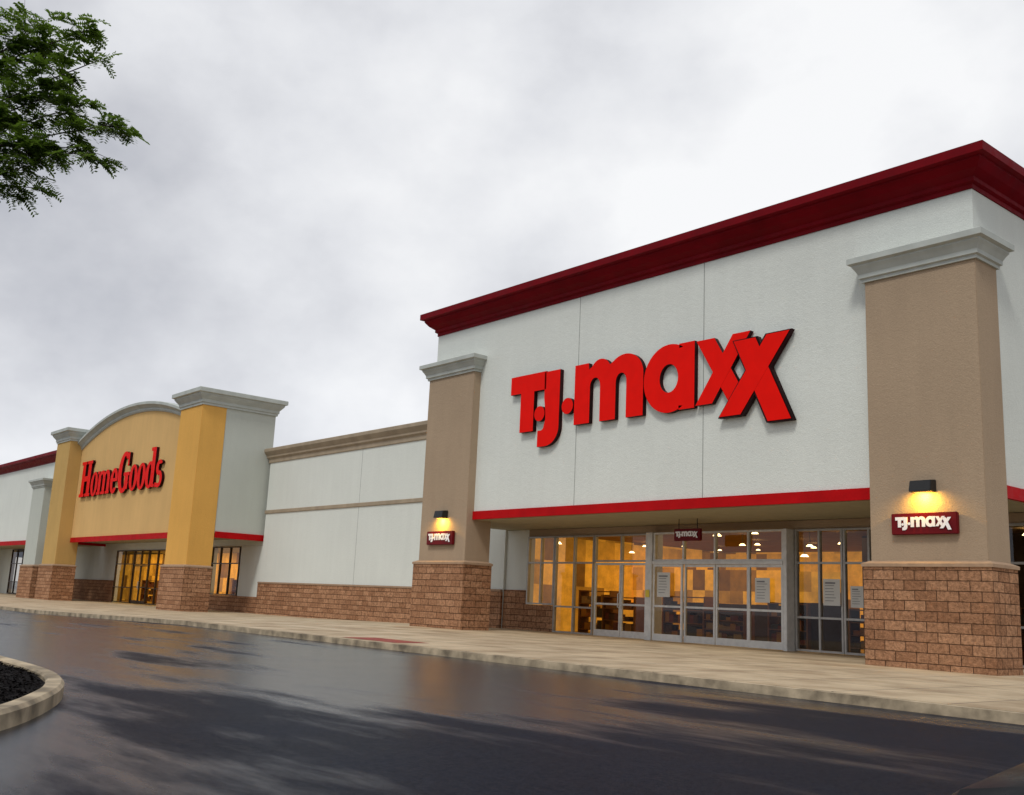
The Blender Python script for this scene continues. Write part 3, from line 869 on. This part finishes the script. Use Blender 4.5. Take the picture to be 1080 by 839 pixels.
box('roof', 1.2, 2.2, yc-.5, yc+.5, 1.453, 1.478, M['car'], K, bevel=.01)
for x in (-.33, 2.52):
    for sy in (-1, 1):
        bm = bmesh.new()
        bmesh.ops.create_cone(bm, cap_ends=True, segments=28, radius1=.32, radius2=.32, depth=.2, matrix=Matrix.Translation((x, yc+sy*.84, .295)) @ Matrix.Rotation(math.pi/2, 4, 'X'))
        w_ = bm_obj('wheel', bm, M['tyre'], K)
        bm = bmesh.new()
        bmesh.ops.create_cone(bm, cap_ends=True, segments=20, radius1=.2, radius2=.2, depth=.02, matrix=Matrix.Translation((x, yc+sy*.945, .295)) @ Matrix.Rotation(math.pi/2, 4, 'X'))
        bm_obj('rim', bm, M['silver'], w_)
for sy in (-1, 1):
    box('headlight', -1.205, -1.15, yc+sy*.45-.13, yc+sy*.45+.13, .46, .55, M['lamp_lens'], K, bevel=.02)

# ------------------------------------------------------------------ camera
ze = 1.05
Xc = Vector((.6488, -.1209, -.7513)); Yc = Vector((.7599, .1615, .6297))
Xc.normalize(); Yc = (Yc - Xc*Yc.dot(Xc)).normalized(); Zc = Xc.cross(Yc)
right = Vector((Xc.x, Yc.x, Zc.x)); down = Vector((Xc.y, Yc.y, Zc.y)); fwd = Vector((Xc.z, Yc.z, Zc.z))
mw = Matrix(((right.x, -down.x, -fwd.x, 0), (right.y, -down.y, -fwd.y, 0), (right.z, -down.z, -fwd.z, ze), (0, 0, 0, 1)))
cam = bpy.data.cameras.new('camera'); co = bpy.data.objects.new('camera', cam); COL.objects.link(co)
co.matrix_world = mw
cam.sensor_width = 36; cam.lens = 35.93; cam.clip_start = .05; cam.clip_end = 3000
S.camera = co

# ------------------------------------------------------------------ world and sun
W = bpy.data.worlds.new('World'); S.world = W; W.use_nodes = True
t = NT(W)
bg = t.n['Background']
tc = t.new('ShaderNodeTexCoord')
el = math.radians(54); rot = math.pi - .45
sky = t.n.new('ShaderNodeTexSky'); sky.sky_type = 'NISHITA'; sky.sun_disc = False
sky.sun_elevation = el; sky.sun_rotation = rot
mp = t.n.new('ShaderNodeMapping'); mp.inputs['Scale'].default_value = (1, 1, 1.4); mp.inputs['Location'].default_value = (.3, .1, .0)
t.l.new(tc.outputs['Generated'], mp.inputs[0])
n1 = t.noise(mp.outputs[0], 2.0, 6, .50)
n2 = t.noise(mp.outputs[0], 5.0, 6, .55)
nn = t.math('ADD', t.math('MULTIPLY', n1, .70), t.math('MULTIPLY', n2, .30))
sep = t.n.new('ShaderNodeSeparateXYZ'); t.l.new(tc.outputs['Generated'], sep.inputs[0])
dn = t.n.new('ShaderNodeVectorMath'); dn.operation = 'DOT_PRODUCT'
bd = Vector((-.66, .66, .36)).normalized(); dn.inputs[1].default_value = bd
t.l.new(tc.outputs['Generated'], dn.inputs[0])
br_ = t.smooth(dn.outputs['Value'], .80, 1.0, -.035, .06)
# thicker cloud away to the west
west = t.smooth(sep.outputs['X'], -1.0, -.60, -.035, 0)
nn2 = t.math('ADD', t.math('ADD', nn, br_), west)
cl = t.ramp(nn2, [(.36, (.44, .455, .505)), (.45, (.60, .61, .65)), (.55, (.78, .79, .82)), (.66, (.95, .955, .965))])
lowb = t.smooth(sep.outputs['Z'], .0, .30, 1.18, 1.0)
cl = t.mix(1., cl, lowb, 'MULTIPLY')
sc = t.n.new('ShaderNodeVectorMath'); sc.operation = 'SCALE'; sc.inputs['Scale'].default_value = 10.3
t.l.new(cl, sc.inputs[0])
cm = t.mix(.95, sky.outputs[0], sc.outputs[0])
t.l.new(cm, bg.inputs[0]); bg.inputs[1].default_value = .1
sl = bpy.data.lights.new('sun', 'SUN'); sl.energy = 1.5; sl.angle = math.radians(12); sl.color = (1, .97, .92)
so_ = bpy.data.objects.new('sun', sl); COL.objects.link(so_)
sd = Vector((math.sin(rot)*math.cos(el), math.cos(rot)*math.cos(el), math.sin(el)))
so_.rotation_euler = sd.to_track_quat('Z', 'Y').to_euler()
